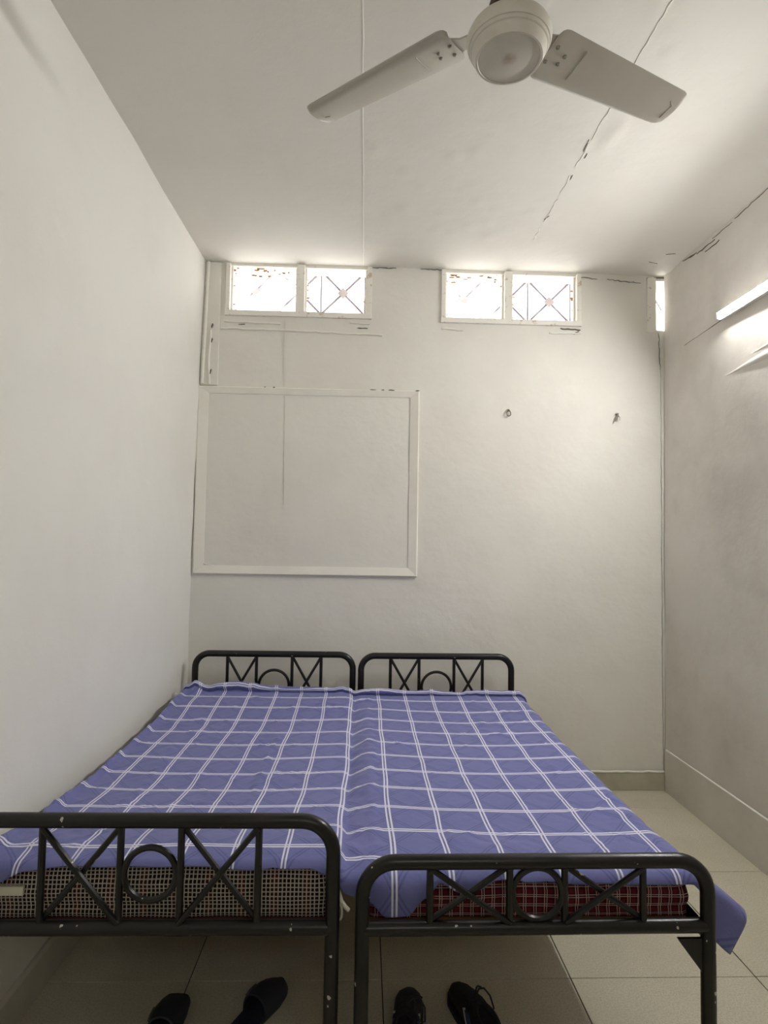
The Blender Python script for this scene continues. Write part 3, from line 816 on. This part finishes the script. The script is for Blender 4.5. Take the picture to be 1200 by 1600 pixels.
# ------------------------------------------------------------------ tube light on the right wall
LY0, LY1, LZ = 1.56, 2.755, 2.492
lamp = tag(empty('tube_light', (xr_at(LZ), (LY0 + LY1) / 2, LZ)), 'lit white tube light mounted high on the right wall', 'lamp')
hl = (LY1 - LY0) / 2
TILT = math.radians(41)         # lit face turned down to cut its light on the ceiling
def lp(u, v): return (-.034 - u * math.cos(TILT) - v * math.sin(TILT), v * math.cos(TILT) - u * math.sin(TILT))
e = newbm(); prism(e, [(.006, -.016), (.006, .018), (-.020, .018)] + [lp(.002, .0185), lp(-.004, .0165), lp(-.004, -.0165), lp(.002, -.0185)], 1, -hl, hl)
prism(e, [lp(-.004, -.0165), lp(.010, -.0168), lp(.010, -.0185), lp(.002, -.0185)], 1, -hl, hl)  # lower lip added to shade the wall just below the lit face
obj('housing', e, M['lamp_white'], lamp)
e = newbm(); pts = [lp(-.005, -.0158), lp(.0015, -.0155), lp(.004, -.011), lp(.005, 0), lp(.004, .011), lp(.0015, .0155), lp(-.005, .0158)]
A = [e.verts.new((x, -hl + .012, z)) for x, z in pts]; B = [e.verts.new((x, hl - .012, z)) for x, z in pts]
for k in range(6): e.faces.new((A[k], A[k + 1], B[k + 1], B[k]))
e.faces.new(A); e.faces.new(B); bmesh.ops.recalc_face_normals(e, faces=e.faces)
obj('diffuser', e, M['tube'], lamp, True)
for s in (-1, 1):
    e = newbm(); box(e, -.045, .004, s * hl - .006, s * hl + .006, -.017, .017, .003); obj('end_cap', e, M['lamp_white'], lamp)

# ------------------------------------------------------------------ wall hooks
def hook(x, z, ring):
    h = empty('wall_hook', (x, YB - .003, z))
    e = newbm(); lathe(e, [(0, 0), (.008, 0), (.007, .004), (.003, .005), (.003, .014), (0, .014)], 12); p = obj('hook_stem', e, M['steel'], h, True); p.rotation_euler = (PI / 2, 0, 0); p.location = (0, 0, .018)
    e = newbm()
    if ring: tube(e, [(.011 * math.cos(t) * (1 - .35 * math.sin(t)), -.010, .017 * math.sin(t)) for t in [2 * PI * k / 20 for k in range(20)]], .0032, 6, True)
    else: tube(e, [(.006, -.012, .020), (.0, -.014, .006), (-.008, -.016, -.012), (-.014, -.018, -.028)], [.003, .005, .006, .003], 8)
    obj('hook_loop', e, M['steel'], h, True)
    if not ring:
        e = newbm(); tube(e, [(.002, -.014, .008), (.012, -.016, -.004), (.012, -.016, -.022)], .003, 6); obj('hook_tip', e, M['steel'], h, True)
    return h
tag(hook(.82, 2.124, True), 'small ring hook alone on bare back wall right of framed panel', 'hook', 'hooks on the back wall')
tag(hook(1.453, 2.117, False), 'small bent hook on back wall near the right corner', 'hook', 'hooks on the back wall')

# ------------------------------------------------------------------ shoes under the beds
def loft(e, secs, seg=20):
    """secs: (y, half_left, half_right, z0, z1, squareness)"""
    R_ = []
    for y, wl, wr, z0, z1, p in secs:
        row = []
        for k in range(seg):
            t = 2 * PI * k / seg; c, s = math.cos(t), math.sin(t)
            w = wr if c > 0 else wl
            x = w * math.copysign(abs(c) ** p, c); zz = (z0 + z1) / 2 + (z1 - z0) / 2 * math.copysign(abs(s) ** p, s)
            row.append(e.verts.new((x, y, zz)))
        R_.append(row)
    for a, b in zip(R_, R_[1:]):
        for k in range(seg): e.faces.new((a[k], a[(k + 1) % seg], b[(k + 1) % seg], b[k]))
    e.faces.new(R_[0][::-1]); e.faces.new(R_[-1]); bmesh.ops.recalc_face_normals(e, faces=e.faces)
def sneaker(loc, rz, mir):
    s = empty('sneaker', loc, rz)
    e = newbm(); loft(e, [(-.145, .012, .012, .002, .026, .6), (-.138, .028, .028, 0, .028, .5), (-.10, .035, .035, 0, .028, .45), (-.03, .033, .036, 0, .026, .45), (.05, .043, .044, 0, .024, .45),
                          (.10, .044, .042, 0, .024, .5), (.130, .032, .030, .003, .026, .6), (.146, .010, .010, .008, .028, .7)]); obj('sole', e, M['shoe_sole'], s, True)
    e = newbm(); loft(e, [(-.142, .010, .010, .02, .075, .7), (-.132, .027, .027, .018, .092, .6), (-.10, .032, .032, .018, .090, .6), (-.05, .032, .033, .018, .088, .7), (-.01, .034, .036, .018, .088, .8),
                          (.04, .040, .041, .018, .074, .85), (.085, .041, .040, .018, .058, .85), (.115, .034, .032, .018, .050, .8), (.136, .018, .017, .02, .042, .8), (.144, .006, .006, .024, .034, .9)], 24); obj('upper', e, M['shoe'], s, True)
    e = newbm(); tube(e, [(.025 * math.cos(t), -.078 + .052 * math.sin(t), .091 + .004 * math.sin(t)) for t in [2 * PI * k / 24 for k in range(24)]], .007, 8, True); obj('collar', e, M['shoe'], s, True)
    e = newbm(); loft(e, [(-.035, .022, .022, .090, .100, .7), (.0, .022, .022, .085, .094, .7), (.055, .018, .018, .066, .074, .7)], 14); obj('tongue', e, M['shoe'], s, True)
    for k in range(4):
        e = newbm(); y = -.012 + .018 * k; z = .094 - .0065 * k
        tube(e, [(-.024, y, z - .007), (-.010, y + .004, z + .001), (.010, y + .004, z + .001), (.024, y, z - .007)], .0024, 6); obj('lace', e, M['shoe_sole'], s, True)
    m = mir
    e = newbm(); tube(e, [(0, .002, .096), (m * .018, .014, .104), (m * .036, .020, .098), (m * .050, .010, .082), (m * .052, -.012, .062), (m * .040, -.022, .066), (m * .02, -.008, .090)], .0026, 6); obj('lace_loop', e, M['shoe_sole'], s, True)
    e = newbm(); tube(e, [(0, .004, .096), (m * .014, .024, .100), (m * .026, .040, .092), (m * .040, .048, .080)], .0026, 6); obj('lace_end', e, M['shoe_sole'], s, True)
    for sx in (-1, 1):
        e = newbm(); prism(e, [(-.055, .040), (-.025, .040), (-.005, .070), (-.028, .074)], 0, sx * .0315, sx * .0365); obj('side_patch', e, M['shoe_blue'], s)
        e = newbm(); prism(e, [(-.030, .036), (-.022, .036), (.004, .070), (-.003, .072)], 0, sx * .032, sx * .0378); obj('side_stripe', e, M['shoe_white'], s)
    return s
tag(sneaker((.142, 1.700, 0), math.radians(-9), 1), 'black sneaker under the right bed nearest its inner leg, toe away', 'shoe', 'black sneakers under the right bed')
tag(sneaker((.338, 1.722, 0), math.radians(14), 1), 'black sneaker with loose lace loops sticking out, under the right bed', 'shoe', 'black sneakers under the right bed')
def slipper(loc, rz, side_, blunt=0.0):
    s = empty('slipper', loc, rz)
    e = newbm(); loft(e, [(-.135, .014, .014, .002, .022, .55), (-.125, .030, .030, 0, .024, .5), (-.08, .036, .036, 0, .024, .45), (-.01, .036, .038, 0, .022, .45), (.06, .046, .046, 0, .022, .45),
                          (.105, .044, .042, 0, .024, .5), (.130, .028 + .012 * blunt, .026 + .013 * blunt, .002, .026, .6), (.140, .010 + .022 * blunt, .010 + .022 * blunt, .006, .026, .7)]); obj('sole', e, M['slipper'], s, True)
    e = newbm(); n = 12; secs = []
    rows = []
    for y, w, h in ((.000, .040, .068), (.03, .044, .066), (.07, .047, .056), (.10, .044, .044), (.122, .034 + .008 * blunt, .034), (.134, .018 + .020 * blunt, .028)):
        a = []; b = []
        for k in range(n + 1):
            t = PI * k / n; a.append(e.verts.new((w * math.cos(t) * 1.02, y, .012 + (h - .012) * math.sin(t) ** .7))); b.append(e.verts.new(((w - .004) * math.cos(t), y - .001, .012 + (h - .017) * math.sin(t) ** .7)))
        rows.append((a, b))
    for (a, b), (c, d) in zip(rows, rows[1:]):
        for k in range(n): e.faces.new((a[k], a[k + 1], c[k + 1], c[k])); e.faces.new((b[k], d[k], d[k + 1], b[k + 1]))
    for a, b, rev in ((rows[0][0], rows[0][1], 0), (rows[-1][0], rows[-1][1], 1)):
        for k in range(n): e.faces.new((a[k], b[k], b[k + 1], a[k + 1]))
    bmesh.ops.recalc_face_normals(e, faces=e.faces); obj('strap', e, M['slipper'], s, True)
    e = newbm(); x = side_ * .0465
    tube(e, [(side_ * .038, .012, .046), (side_ * .040, .035, .046), (side_ * .041, .062, .042)], .0035, 6); obj('trim_stripe', e, M['slipper_edge'], s, True)
    return s
tag(slipper((-.532, 1.700, 0), math.radians(-2), -1, 1.0), 'dark blunt-toed slipper standing straight on the tiles under the left bed', 'shoe', 'dark slippers under the left bed')
tag(slipper((-.290, 1.775, 0), math.radians(-26), -1), 'dark round-toed slipper turned aslant on the tiles under the left bed', 'shoe', 'dark slippers under the left bed')
